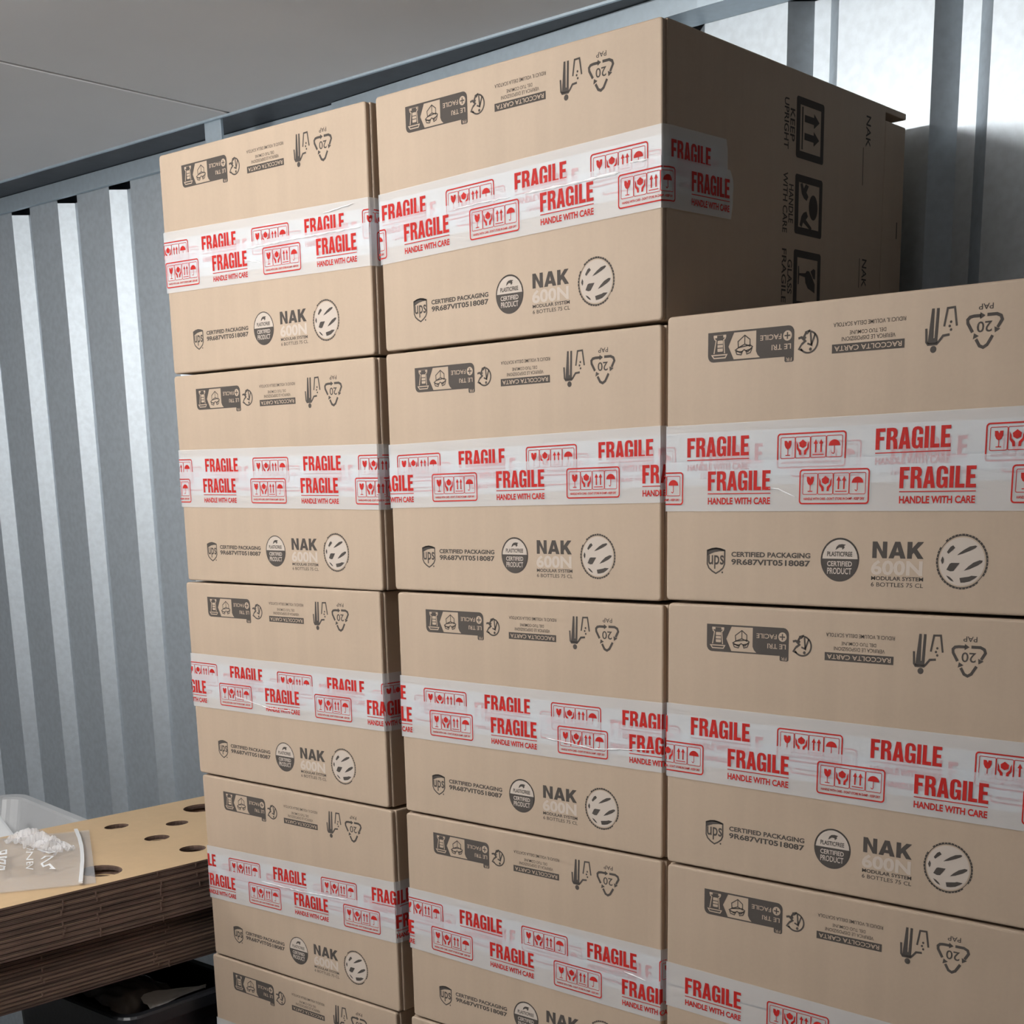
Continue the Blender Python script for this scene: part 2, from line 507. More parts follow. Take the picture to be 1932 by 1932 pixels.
def art_upper():
    a = Art()
    # sorting label (printed upside down)
    lab = rr(.173, .832, .512, .931, .022, corners=(1, 0, 1, 0))
    lab = [p for p in lab if p != (.512, .832)]
    out = []
    for p in lab:
        out.append(p)
    # insert the small tab on the lower right
    i = max(k for k, p in enumerate(out) if p[1] < .84)
    out[i + 1:i + 1] = [(.477, .832), (.477, .818), (.481, .814), (.507, .814), (.512, .818)]
    a.area([out, [(.278, .925), (.366, .925), (.366, .858), (.372, .846), (.382, .837), (.278, .837), (.256, .880)]])
    a.text('FACILE', .382, .890, .464, .907, m_card, .012, 2, 2)
    a.text('LE TRI', .427, .856, .501, .873, m_card, .012, 2, 2)
    a.text('FR', .483, .817, .505, .828, m_card, .0, 2, 2)
    a.poly(circ(.487, .899, .0165, n=24), m_card, 2)
    a.stroke([(.476, .899), (.498, .899)], .0045, layer=3); a.stroke([(.487, .888), (.487, .910)], .0045, layer=3)
    # bin pictogram
    a.stroke([(.200, .918), (.200, .908), (.206, .904), (.198, .860)], .004, m_card, 2)
    a.stroke([(.243, .920), (.243, .909), (.237, .905), (.241, .860)], .004, m_card, 2)
    a.poly([(.196, .912), (.210, .912), (.210, .920), (.235, .920), (.235, .912), (.247, .912), (.247, .921), (.196, .921)], m_card, 2)
    a.stroke([(.190, .855), (.250, .855), (.244, .845), (.198, .845)], .004, m_card, 2, True)
    a.poly(rr(.212, .866, .234, .903, .003), m_card, 2)
    a.stroke([(.212, .878), (.234, .878)], .003, layer=3); a.stroke([(.212, .890), (.234, .890)], .003, layer=3)
    # open carton pictogram
    for pl in ([(.321, .913), (.294, .894), (.296, .874), (.321, .884), (.342, .876), (.342, .898)], [(.296, .874), (.284, .867), (.304, .857), (.319, .866), (.334, .858), (.352, .874), (.342, .880)],
               [(.286, .862), (.290, .853), (.307, .850), (.312, .860)], [(.326, .862), (.330, .851), (.344, .855), (.350, .868)]):
        a.stroke(pl, .0038, closed=True)
    a.stroke([(.321, .913), (.321, .884)], .0032)
    # round arrow figure
    a.stroke(arc(.566, .872, .034, .034, -145, 92, 26), .006)
    a.poly([(.572, .912), (.551, .906), (.560, .896), (.566, .900)])
    a.stroke([(.556, .902), (.549, .890), (.556, .884)], .008)
    a.stroke([(.528, .886), (.540, .889), (.554, .876), (.540, .866)], .0075)
    a.stroke([(.540, .866), (.531, .852), (.545, .846)], .006)
    a.stroke([(.562, .868), (.577, .862), (.573, .902)], .006); a.stroke([(.577, .862), (.590, .897)], .006)
    a.poly(circ(.574, .849, .0055, n=12))
    # paper collection bar
    a.poly([(.653, .829), (.907, .829), (.907, .857), (.653, .857)])
    a.text('RACCOLTA CARTA', .662, .835, .898, .851, m_card, .012, 2, 2)
    a.text('VERIFICA LE DISPOSIZIONI', .687, .865, .875, .878, bold=.003, rot=2)
    a.text('DEL TUO COMUNE', .715, .884, .843, .896, bold=.003, rot=2)
    a.text('RIDUCI IL VOLUME DELLA SCATOLA', .656, .911, .909, .924, bold=.003, rot=2)
    # tidy man
    a.poly(circ(1.004, .8165, .0105, n=18))
    a.stroke([(.978, .880), (.980, .840), (.986, .832), (1.014, .832), (1.022, .840), (1.034, .855), (1.055, .857)], .0075)
    a.poly([(.984, .834), (.994, .938), (1.0025, .938), (1.0025, .850), (1.006, .850), (1.010, .938), (1.019, .938), (1.016, .834)])
    a.stroke([(1.036, .882), (1.045, .935), (1.068, .936), (1.077, .881)], .0065)
    for q in ((1.058, .894), (1.054, .882), (1.059, .871)):
        a.poly(circ(q[0], q[1], .0042, n=10))
    # recycling loop
    a.stroke([(1.128, .857), (1.112, .884), (1.111, .895), (1.118, .902), (1.130, .904), (1.152, .904)], .0095)
    a.poly([(1.150, .894), (1.166, .904), (1.150, .914)])
    a.stroke([(1.172, .905), (1.202, .905), (1.215, .899), (1.219, .888), (1.206, .866)], .0095)
    a.poly([(1.196, .869), (1.198, .851), (1.215, .861)])
    a.stroke([(1.192, .844), (1.176, .818), (1.164, .811), (1.152, .816), (1.140, .836)], .0095)
    a.poly([(1.130, .836), (1.133, .854), (1.149, .845)])
    a.text('20', 1.141, .855, 1.189, .887, bold=.01, rot=2)
    a.text('PAP', 1.144, .921, 1.190, .938, bold=.006, rot=2)
    return a


def art_side():
    """printing on the right side of a carton: x is depth, y is height"""
    a = Art()
    for y0, y1 in ((.68, .906), (.396, .62), (.112, .336)):
        a.area([rr(.92, y0, 1.143, y1, .012), [(.95, y0 + .028), (1.117, y0 + .028), (1.117, y1 - .028), (.95, y1 - .028)]])
    a.stroke([(.968, .715), (.968, .872)], .01)
    for yc in (.832, .766):
        a.poly([(.985, yc - .013), (1.06, yc - .013), (1.06, yc - .028), (1.105, yc), (1.06, yc + .028), (1.06, yc + .013), (.985, yc + .013)])
    # hands round a parcel
    a.poly(circ(1.07, .508, .036, .048, 20))
    a.poly([(.962, .585), (.975, .550), (.992, .535), (1.015, .528), (1.028, .545), (1.012, .560), (1.03, .585), (1.005, .590), (.990, .572), (.978, .592)])
    a.poly([(.962, .432), (.975, .466), (.992, .481), (1.015, .488), (1.028, .470), (1.012, .456), (1.06, .430), (1.055, .418), (.990, .444), (.978, .424)])
    # broken glass
    a.poly([(.958, .275), (.965, .275), (.968, .240), (1.015, .236), (1.020, .215), (1.04, .195), (1.098, .180), (1.098, .215), (1.070, .245), (1.050, .262), (1.030, .262), (1.018, .252), (.968, .248), (.965, .205), (.958, .205)])
    a.poly([(1.06, .262), (1.085, .235), (1.100, .235), (1.100, .270), (1.085, .275)])
    for s1, s2, y0, y1 in (('KEEP', 'UPRIGHT', .70, .885), ('HANDLE', 'WITH CARE', .39, .615), ('GLASS', 'FRAGILE', .125, .33)):
        d = (y1 - y0) * .18
        a.text(s1, .872, y0 + d, .908, y1 - d, bold=.015, rot=3)
        a.text(s2, .826, y0, .862, y1, bold=.015, rot=3)
    a.text('NAK', 1.51, .805, 1.552, .93, bold=.012, rot=3)
    a.stroke([(1.49, .80), (1.491, .65)], .005)
    a.text('NAK', 1.51, .24, 1.552, .355, bold=.012, rot=3)
    a.stroke([(1.485, .235), (1.486, .355)], .005)
    a.stroke([(1.83, .47), (1.83, .54)], .008)
    return a


def mesh_body():
    mb = MB()
    y0 = FT + .001
    bev = .007 * S
    s = lambda *q: Vector(q) * S
    mb.box(s(B0, y0, .003), s(B1, 1.69, .998), m_card, bev)
    mb.box(s(B0, 1.689, .003), s(B1, D, .940), m_card, bev)
    mb.box(s(B0, 1.689, .935), s(B1 - .16, D, .975), m_card, 0)
    mb.box(s(B0, 1.67, .972), s(B1 - .002, D + .004, .998), m_card, bev * .7)
    # folded end flap edge seen beside the front flaps
    art_side().place(mb, lambda x, y, l: s(B1 + .0006 * l, x, y))
    return mb.mesh('carton_body')


def mesh_flap(upper):
    mb = MB()
    s = lambda *q: Vector(q) * S
    z0, z1 = (.502, .999) if upper else (.002, .498)
    prof = rr(W0, z0, W1, z1, .016, 4, (0, 0, 1, 1) if upper else (1, 1, 0, 0))
    b = bmesh.new()
    # outline with a slightly wavy cut edge on the sides
    vs = [b.verts.new(s(x, FT - .002, z)) for x, z in prof]
    f = b.faces.new(vs)
    r = bmesh.ops.extrude_face_region(b, geom=[f])
    bmesh.ops.translate(b, vec=s(0, -FT + .002, 0), verts=[g for g in r['geom'] if isinstance(g, bmesh.types.BMVert)])
    bmesh.ops.recalc_face_normals(b, faces=b.faces[:])
    ed = [e for e in b.edges if all(v.co.y < .001 * S for v in e.verts)]
    bmesh.ops.bevel(b, geom=ed, offset=.009 * S, segments=3, affect='EDGES', profile=.55)
    mb.bm(b, m_card)
    (art_upper() if upper else art_lower()).place(mb, lambda x, y, l: s(x, -.0006 * l, y))
    return mb.mesh('upper_flap' if upper else 'lower_flap')


# ------------------------------------------------------------------ tape
def fragile_loops():
    def A(dx, lps): return [[(dx + x, y) for x, y in lp] for lp in lps]
    t = []
    x = 0
    t += A(x, [[(0, 0), (0, 1), (.47, 1), (.47, .83), (.2, .83), (.2, .60), (.42, .60), (.42, .43), (.2, .43), (.2, 0)]]); x += .54
    t += A(x, [[(0, 0), (0, 1), (.33, 1), (.45, .97), (.52, .88), (.54, .75), (.52, .60), (.44, .51), (.51, .45), (.54, .30), (.56, 0), (.36, 0), (.34, .32), (.30, .42), (.2, .43), (.2, 0)],
               [(.2, .84), (.29, .84), (.34, .78), (.34, .66), (.29, .58), (.2, .58)]]); x += .61
    t += A(x, [[(0, 0), (.18, 1), (.41, 1), (.59, 0), (.385, 0), (.36, .19), (.23, .19), (.205, 0)], [(.255, .36), (.335, .36), (.295, .72)]]); x += .64
    t += A(x, [[(.54, .64), (.35, .64), (.35, .78), (.32, .85), (.27, .87), (.22, .85), (.2, .78), (.2, .22), (.22, .15), (.27, .13), (.32, .15), (.35, .22), (.35, .36), (.27, .36), (.27, .51), (.54, .51),
                (.54, 0), (.42, 0), (.40, .08), (.34, .01), (.24, -.015), (.12, .01), (.04, .09), (0, .23), (0, .77), (.04, .91), (.13, .99), (.27, 1.015), (.41, .99), (.50, .91), (.54, .77)]]); x += .62
    t += A(x, [[(0, 0), (0, 1), (.2, 1), (.2, 0)]]); x += .28
    t += A(x, [[(0, 0), (0, 1), (.2, 1), (.2, .18), (.44, .18), (.44, 0)]]); x += .50
    t += A(x, [[(0, 0), (0, 1), (.46, 1), (.46, .83), (.2, .83), (.2, .60), (.42, .60), (.42, .43), (.2, .43), (.2, .17), (.47, .17), (.47, 0)]]); x += .47
    return t, x


FR_LOOPS, FR_W = fragile_loops()
FR_VF = fill(FR_LOOPS)
PERIOD = .731


def tape_unit():
    """one repeat of the tape printing; x from the left of FRAGILE, y from the tape's top edge (carton heights)"""
    a = Art()
    kx, ky = .255 / FR_W, .067
    a.raw(([(x * kx, -.112 + y * ky) for x, y in FR_VF[0]], FR_VF[1]), m_red)
    a.stroke([(0, -.1225), (.256, -.1225)], .0032, m_red)
    a.text('HANDLE WITH CARE', .001, -.160, .255, -.136, m_red, .032)
    x0, x1 = .367, .626
    a.area([rr(x0, -.161, x1, -.045, .012), rr(x0 + .005, -.156, x1 - .005, -.050, .008)], m_red)
    pw = [.380, .4365, .494, .553, .613]
    for i in range(4):
        a.stroke(rr(pw[i] + .001, -.128, pw[i + 1] - .001, -.059, .004, 2), .0022, m_red, closed=True)
    a.text("HANDLE WITH CARE - DON'T STORE IN DAMP - KEEP DRY", .385, -.147, .610, -.138, m_red, .03)
    # glass
    c = .4085
    a.poly([(c - .0135, -.070), (c - .004, -.070), (c + .001, -.078), (c + .003, -.070), (c + .0135, -.070), (c + .013, -.084), (c + .008, -.094), (c + .002, -.098), (c - .002, -.098), (c - .008, -.094), (c - .013, -.084)], m_red)
    a.stroke([(c, -.098), (c, -.117)], .0026, m_red); a.stroke([(c - .009, -.118), (c + .009, -.118)], .003, m_red)
    # hands
    c = .465
    a.poly([(c, -.068), (c + .014, -.078), (c + .012, -.090), (c, -.096), (c - .012, -.090), (c - .014, -.078)], m_red)
    for q in (-1, 1):
        a.poly([(c + q * .023, -.074), (c + q * .018, -.084), (c + q * .017, -.094), (c + q * .006, -.104), (c + q * .005, -.118), (c + q * .013, -.118), (c + q * .015, -.108), (c + q * .023, -.098)], m_red)
    # arrows
    for c in (.514, .534):
        a.poly([(c - .0028, -.112), (c - .0028, -.084), (c - .008, -.084), (c, -.069), (c + .008, -.084), (c + .0028, -.084), (c + .0028, -.112)], m_red)
    a.stroke([(.503, -.119), (.545, -.119)], .003, m_red)
    # umbrella
    c = .583
    a.poly(arc(c, -.092, .021, .020, 0, 180, 12), m_red)
    a.stroke([(c, -.092), (c, -.114), (c - .004, -.118), (c - .009, -.114)], .0026, m_red)
    return a


TAPE_ART = tape_unit()
TH = .1835
WRAPL, WRAPR = .36, .36
KN = [(-WRAPL - .03, 'L'), (-.002, 'l'), (W1 + .001, 'f'), (W1 + .034, 'r')]


def tmap(sx, z, off):
    """position along the tape (0 at the left flap edge) to carton space"""
    if sx < -.034:
        return Vector((B0 - off, FT + .004 + (-.034 - sx), z)) * S
    if sx < 0:
        t = -sx / .034
        return Vector((-off - .012 * t, -off * (1 - t) + (FT + .004) * t, z)) * S
    if sx <= W1:
        return Vector((sx, -off, z)) * S
    if sx <= W1 + .034:
        t = (sx - W1) / .034
        return Vector((W1 + off * .5 + (B1 + off - W1 - off * .5) * t, -off + (FT + .004 + off) * t, z)) * S
    return Vector((B1 + off, FT + .004 + (sx - W1 - .034), z)) * S


def wiggle(pts, w, seed):
    r = random.Random(seed); o = []
    for (x0, z0), (x1, z1) in zip(pts[:-1], pts[1:]):
        n = max(2, int((x1 - x0) / .02))
        for i in range(n):
            t = i / n
            o.append((x0 + (x1 - x0) * t, z0 + (z1 - z0) * t + r.uniform(-.0012, .0012), w * r.uniform(.35, 1)))
    o.append((*pts[-1], w * .1)); o[0] = (o[0][0], o[0][1], w * .1)
    return o


CREASE = {
    'M0': [wiggle([(.43, .510), (.57, .515), (.73, .515)], .007, 1), wiggle([(.80, .516), (.92, .517), (1.10, .519), (1.25, .524)], .012, 2), wiggle([(1.29, .550), (1.37, .548)], .012, 3)],
    'L0': [wiggle([(.62, .515), (.9, .519), (1.2, .519), (1.39, .519)], .012, 4), wiggle([(.60, .47), (.72, .445)], .006, 5), wiggle([(1.15, .60), (1.35, .615)], .006, 6)],
    'R0': [wiggle([(.43, .402), (.47, .398), (.535, .372)], .008, 7)],
    'L2': [wiggle([(.35, .44), (.62, .40), (.8, .40)], .005, 8)],
    'M2': [wiggle([(.85, .43), (1.1, .41), (1.4, .44)], .007, 9)],
    'M3': [wiggle([(1.25, .50), (1.36, .485)], .010, 10)],
    'L3': [wiggle([(.45, .49), (.75, .49), (1.1, .51)], .006, 12)],
}


def tape_mesh(phase, ztop, slope, off, s0, s1, rag=0.0, seed=0, creases=(), trim=0.0):
    rnd = random.Random(seed)
    mb = MB()
    # film ribbon
    xs = [s0]
    n = 60
    for i in range(1, n):
        xs.append(s0 + (s1 - s0) * i / n)
    xs += [s1, -.034, 0.0, W1, W1 + .034]
    xs = sorted(x for x in set(xs) if s0 <= x <= s1)
    rows = 7
    vs, fs = [], []
    for i, x in enumerate(xs):
        for j in range(rows):
            t = j / (rows - 1)
            xx = x
            if i == len(xs) - 1 and rag:
                xx = x + rag * (math.sin(t * 3.1) * .6 + rnd.uniform(-.25, .25))
            z = ztop + slope * (x - .7) - trim - (TH - trim) * t
            wob = .0009 * math.sin(x * 9 + j * 1.7 + seed) * (1 if 0 < x < W1 else 0)
            vs.append(tmap(xx, z, off + wob * .25))
    for i in range(len(xs) - 1):
        for j in range(rows - 1):
            a = i * rows + j
            fs.append([a, a + 1, a + rows + 1, a + rows])
    mb.add(vs, fs, m_tape)
    # printing, cut where the tape bends
    k0 = math.floor((s0 - phase) / PERIOD) - 1
    k1 = math.ceil((s1 - phase) / PERIOD) + 1
    b = bmesh.new()
    for k in range(k0, k1):
        xo = phase + k * PERIOD
        for v2, f2, m, l in TAPE_ART.items:
            if xo + max(v[0] for v in v2) < s0 or xo + min(v[0] for v in v2) > s1:
                continue
            bv = [b.verts.new((xo + x, y, 0)) for x, y in v2]
            for f in f2:
                try:
                    b.faces.new([bv[i] for i in f])
                except ValueError:
                    pass
    for cut in (-.034, 0.0, W1, W1 + .034):
        bmesh.ops.bisect_plane(b, geom=b.verts[:] + b.edges[:] + b.faces[:], plane_co=(cut, 0, 0), plane_no=(1, 0, 0))
    for cut, no in ((s0 + .002, (-1, 0, 0)), (s1 - .002, (1, 0, 0))):
        bmesh.ops.bisect_plane(b, geom=b.verts[:] + b.edges[:] + b.faces[:], plane_co=(cut, 0, 0), plane_no=no, clear_outer=True)
    # never let rounding push a vertex over a bend
    for v in b.verts:
        x, y = v.co.x, v.co.y
        v.co = tmap(x, ztop + slope * (x - .7) + y, off + .00055)
    mb.bm(b, m_red)
    for pts in creases:
        cv, cf = [], []
        for i, (x, z, wd) in enumerate(pts):
            for q in range(5):
                t = q / 4
                cv.append(Vector((x, -off - .0012 - .0030 * math.sin(math.pi * t) * min(1, wd / .008), z + wd * (t - .5))) * S)
        for i in range(len(pts) - 1):
            for q in range(4):
                a = i * 5 + q; cf.append([a, a + 5, a + 6, a + 1])
        mb.add(cv, cf, m_gloss)
    return mb.mesh('tape_strip')


# phase of FRAGILE, height of the tape's top edge, slope -- upper strip then lower strip
TAPE = {
    'L0': [(.294, .642, -.018), (.367, .552, -.013)],
    'L1': [(.211, .642, -.006), (.188, .546, -.008)],
    'L2': [(.322, .634, -.004), (.592, .545, .004)],
    'L3': [(.546, .634, .030), (.703, .522, .022)],
    'M0': [(.017, .640, .022), (.144, .548, .022)],
    'M1': [(.413, .634, .014), (.620, .545, .008)],
    'M2': [(.510, .628, -.002), (.545, .534, .001)],
    'M3': [(.326, .636, -.006), (.508, .519, -.013)],
    'R0': [(.092, .629, .007), (.182, .507, -.001)],
    'R1': [(.109, .620, -.008), (.273, .519, -.010)],
    'R2': [(.090, .582, -.026)],
}
body_me, up_me, lo_me = mesh_body(), mesh_flap(True), mesh_flap(False)
DX = dict(L=[-1.472, -1.482, -1.506, -1.489, -1.517, -1.50, -1.49, -1.50], M=[.006, .005, .017, .015, -.006, .002, .01, .002], R=[1.502, 1.511, 1.514, 1.51, 1.515, 1.505, 1.51])
DY = dict(L=-.022, M=0., R=-.060)
Z0 = dict(L=0.0, M=0.0, R=-.992)
TILT = dict(L=[-.006, -.005, 0, 0, 0, 0, 0, 0], M=[.004, .002, 0, 0, 0, 0, 0, 0], R=[0] * 7)
ORD = ['topmost carton', 'second carton from the top', 'third carton from the top', 'fourth carton from the top', 'fifth carton from the top', 'sixth carton from the top', 'seventh carton from the top', 'bottom carton']
STACK = dict(L='left stack', M='middle stack', R='lower right stack')
for c in 'LMR':
    for r in range(len(DX[c])):
        z = Z0[c] - r * 1.0082 - 1
        root = empty('shipping_carton', P(DX[c][r], DY[c], z))
        root.rotation_euler = (0, -TILT[c][r], 0)
        nm = 'bottom carton' if r == len(DX[c]) - 1 else ORD[r]
        if (c, r) == ('M', 0):
            lb = 'brown carton highest of all, its dark right side showing, top of the middle stack'
        elif (c, r) == ('R', 0):
            lb = 'brown carton crossed by red FRAGILE tape, topmost of the lower right stack'
        else:
            lb = 'brown carton crossed by red FRAGILE tape, ' + nm.replace(' carton', '') + ' in the ' + STACK[c]
        tag(root, lb, 'carton', 'taped cartons in three stacks')
        link('carton_body', body_me, root)
        link('flap', up_me, root)
        link('flap', lo_me, root)
        rnd = random.Random(hash((c, r)) & 0xffff if False else ord(c) * 31 + r)
        tp = TAPE.get(c + str(r)) or [(rnd.uniform(0, .73), .635, rnd.uniform(-.01, .01)), (rnd.uniform(0, .73), .545, rnd.uniform(-.01, .01))]
        sA0, sA1 = -.34, W1 + .034 + .33
        if (c, r) == ('M', 0):
            sA1 = W1 + .034 + .37
        if len(tp) == 2:
            pA, zA, slA = tp[0]
            me = tape_mesh(pA + rnd.choice((.055, .075, -.06)), zA - rnd.uniform(.03, .045), slA + rnd.uniform(-.008, .008), .0018, sA0, sA1 - .03, .01, rnd.randint(0, 99))
            link('tape_strip', me, root)
        for i, (ph, zt, sl) in enumerate(tp):
            me = tape_mesh(ph, zt, sl, .0036 + .0022 * i, sA0, sA1 + (.035 * i if (c, r) == ('M', 0) else 0), .03, r * 7 + i, CREASE.get(c + str(r), ()) if i == 1 else (), .012 * i)
            link('tape_strip', me, root)

# ------------------------------------------------------------------ flat carton pile on the table
PY0 = math.radians(-3.5)      # pile turned a little, far end to the right
pile_o = P(-1.600, 0, 0)


def PL(a, b, z):
    """pile coordinates: a to the right (0 = right edge), b away from the camera"""
    c, s = math.cos(PY0), math.sin(PY0)
    return P(-1.600 + a * c - b * s, a * s + b * c, z)


def sheet(z0, z1, da, db, w, l, holes, m_top, name, edge, ticks):
    mb = MB()
    a0, a1, b0, b1 = -w + da, da, -1.75 + db, 1.04 + db
    loops = [rr(a0, b0, a1, b1, .02, 2)] + holes
    vs, fs = fill(loops)
    n = len(vs)
    mb.add([PL(x, y, z1) for x, y in vs], fs, m_top)
    mb.add([PL(x, y, z0) for x, y in vs], [f[::-1] for f in fs], m_card_edge)
    for lp in loops:
        k = len(lp)
        zz = [z0, z0 + (z1 - z0) * .30, z0 + (z1 - z0) * .42, z1]
        ins = [0, 0, .006, 0]
        # folded double board: two plies with a slit between them
        pv = []
        for zi, q in ((z0, 0), (z0 + (z1 - z0) * .42, 0), (z0 + (z1 - z0) * .46, 1), (z0 + (z1 - z0) * .54, 1), (z0 + (z1 - z0) * .58, 0), (z1, 0)):
            for (x, y) in lp:
                cx, cy = (a0 + a1) / 2, (b0 + b1) / 2
                if q and lp is loops[0]:
                    x = x - math.copysign(.012, x - cx); y = y - math.copysign(.012, y - cy)
                pv.append(PL(x, y, zi))
        pf = []
        for L in range(5):
            for i in range(k):
                j = (i + 1) % k
                pf.append([L * k + i, L * k + j, (L + 1) * k + j, (L + 1) * k + i])
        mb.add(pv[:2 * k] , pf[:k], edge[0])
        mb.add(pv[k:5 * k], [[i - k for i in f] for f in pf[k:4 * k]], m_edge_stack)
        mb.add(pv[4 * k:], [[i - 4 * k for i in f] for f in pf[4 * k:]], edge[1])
    for tb in ticks:
        a, c = PL(a1 - .01, tb - .004, z0), PL(a1 + .004, tb + .004, z0 + (z1 - z0) * .9)
        mb.box((min(a.x, c.x), min(a.y, c.y), a.z), (max(a.x, c.x), max(a.y, c.y), c.z), m_edge_pale)
    return mb.build(name)


def inv(x, y):
    """world plan point (carton heights) to pile coordinates"""
    c, s = math.cos(PY0), math.sin(PY0)
    dx, dy = x + 1.600, y
    return (dx * c + dy * s, -dx * s + dy * c)


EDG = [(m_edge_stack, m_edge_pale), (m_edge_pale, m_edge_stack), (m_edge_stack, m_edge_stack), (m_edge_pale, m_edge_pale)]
HOLES = []
for (x, y, rx, ry) in ((-2.665, .185, .060, .075), (-2.43, .455, .060, .070), (-2.225, .165, .066, .075), (-2.64, .80, .115, .12), (-1.85, .14, .072, .075), (-1.87, -.44, .125, .105)):
    a, b = inv(x, y)
    HOLES.append((a, b, rx, ry))
rnd = random.Random(5)
zt = -3.525
names = ['topmost', 'second', 'third', 'fourth', 'fifth', 'sixth', 'seventh', 'eighth', 'ninth', 'tenth', 'eleventh', 'twelfth', 'thirteenth', 'fourteenth', 'fifteenth']
NU, NL = 10, 13
t = .0275
z = zt
for i in range(NU):
    hs = []
    if i < 4:
        for a, b, rx, ry in HOLES:
            hs.append(circ(a + (rnd.uniform(-.022, .022) if i else 0), b + (rnd.uniform(-.02, .02) if i else 0), rx, ry, 20))
    o = sheet(z - t + .0006, z, -.002 + i * .0006 - abs(rnd.gauss(0, .0012)), rnd.uniform(-.02, .0), 1.37, 0, hs, m_card_flat, 'flat_carton', rnd.choice(EDG), [q + rnd.uniform(-.012, .012) for q in (-.82, -.62, -.25, -.02) if rnd.random() < .75])
    lb = ('flattened brown carton with round cut holes, topmost of the pile under the clear bag' if i == 0 else
          'flattened brown carton, ' + names[i] + ' from the top of the upper bundle in the pile')
    tag(o, lb, 'flat carton', 'flattened cartons in the pile')
    z -= t
zmid = z
t = .0210
z = zmid - .004
for i in range(NL):
    o = sheet(z - t + .0005, z, -.030 + i * .0006 - abs(rnd.gauss(0, .0015)), rnd.uniform(-.03, .0), 1.34, 0, [], m_card_flat, 'flat_carton', rnd.choice(EDG), [q + rnd.uniform(-.015, .015) for q in (-.95, -.30, -.22) if rnd.random() < .4])
    lb = ('flattened brown carton, ' + ('first' if i == 0 else names[i]) + ' from the top of the darker lower bundle in the pile')
    tag(o, lb, 'flat carton', 'flattened cartons in the pile')
    z -= t
zbot = z

# table under the pile
tab = empty('work_table', P(-3.2, -.3, -ZT))
tag(tab, 'dark table almost hidden under the pile of flat cartons', 'table')
TZ = zbot - .001
def loc(v, o): return v - o.location
def pbox(x0, y0, z0, x1, y1, z1, m, name, parent, bev=.002):
    mb = MB(); mb.box(loc(P(x0, y0, z0), parent), loc(P(x1, y1, z1), parent), m, bev)
    return mb.build(name, parent)
pbox(-5.4, -1.95, TZ - .06, -1.86, 1.25, TZ, m_table, 'table_top', tab)
for lx, ly in ((-5.35, -1.9), (-5.35, 1.08), (-2.02, -1.9), (-2.02, 1.08)):
    pbox(lx, ly, -ZT, lx + .12, ly + .12, TZ - .06, m_table, 'table_leg', tab)

# ------------------------------------------------------------------ black bin under the pile
def tub(mbx, x0, y0, x1, y1, z0, z1, wall, taper, lip, liph, m, r=.10):
    """open rounded tub with a rolled lip (carton heights, world plan)"""
    def ring(inset, z):
        return [P(x, y, z) for x, y in rr(x0 + inset, y0 + inset, x1 - inset, y1 - inset, max(r - inset * .5, .02), 5)]
    rings = [ring(taper, z0), ring(.0, z1 - liph - .012), ring(-lip, z1 - liph), ring(-lip, z1 - .012), ring(-lip + .010, z1), ring(wall - .008, z1), ring(wall, z1 - .010), ring(taper + wall, z0 + wall)]
    k = len(rings[0]); vs = [v for rg in rings for v in rg]; fs = []
    for L in range(len(rings) - 1):
        for i in range(k):
            j = (i + 1) % k
            fs.append([L * k + i, L * k + j, (L + 1) * k + j, (L + 1) * k + i])
    fs.append(list(range(k))[::-1]); fs.append([(len(rings) - 1) * k + i for i in range(k)])
    mbx.add(vs, fs, m)


RZ = -4.30
binr = empty('waste_bin', P(0, 0, 0) * 0)
tag(binr, 'tall black plastic bin with rounded rim beneath the pile of flat cartons', 'bin')
mb = MB(); tub(mb, -2.85, -.50, -1.665, .29, -ZT, RZ, .03, .10, .03, .075, m_black); mb.build('bin_body', binr)
# liner bag bulging over the near left corner of the rim
mb = MB()
n = 26; vs, fs = [], []
rnd = random.Random(3)
for i in range(n):
    for j in range(n):
        u, v = i / (n - 1), j / (n - 1)
        x = -2.78 + u * .93; y = -.455 + v * .40
        h = .17 * math.sin(math.pi * min(1, u * .95 + .03)) ** .5 * math.sin(math.pi * (v * .8 + .12)) + .02 * math.sin(u * 23 + v * 9) * math.sin(v * 17) + .012 * math.sin(u * 41 - v * 30)
        if u > .97: h = -.06
        vs.append(P(x, y, RZ - .03 + h * .80))
for i in range(n - 1):
    for j in range(n - 1):
        a = i * n + j; fs.append([a, a + n, a + n + 1, a + 1])
mb.add(vs, fs, m_liner)
o = mb.build('bin_liner', None, True); tag(o, 'crumpled dark plastic bag inside the black bin', 'plastic bag')
# white crumpled paper sheet
mb = MB()
vs, fs = [], []
n = 14
for i in range(n):
    for j in range(5):
        u, v = i / (n - 1), j / 4
        x = -1.725 - v * .22 * (1 - u * .8); y = -.30 + u * .36 + v * .05
        zz = RZ - .035 + .05 * v * (1 - u) + .03 * u + .012 * math.sin(v * 9 + u * 3)
        vs.append(P(x, y, zz))
for i in range(n - 1):
    for j in range(4):
        a = i * 5 + j; fs.append([a, a + 5, a + 6, a + 1])
mb.add(vs, fs, m_paper)
o = mb.build('crumpled_paper', None, True); tag(o, 'white crumpled paper sheet lying in the black bin', 'paper')

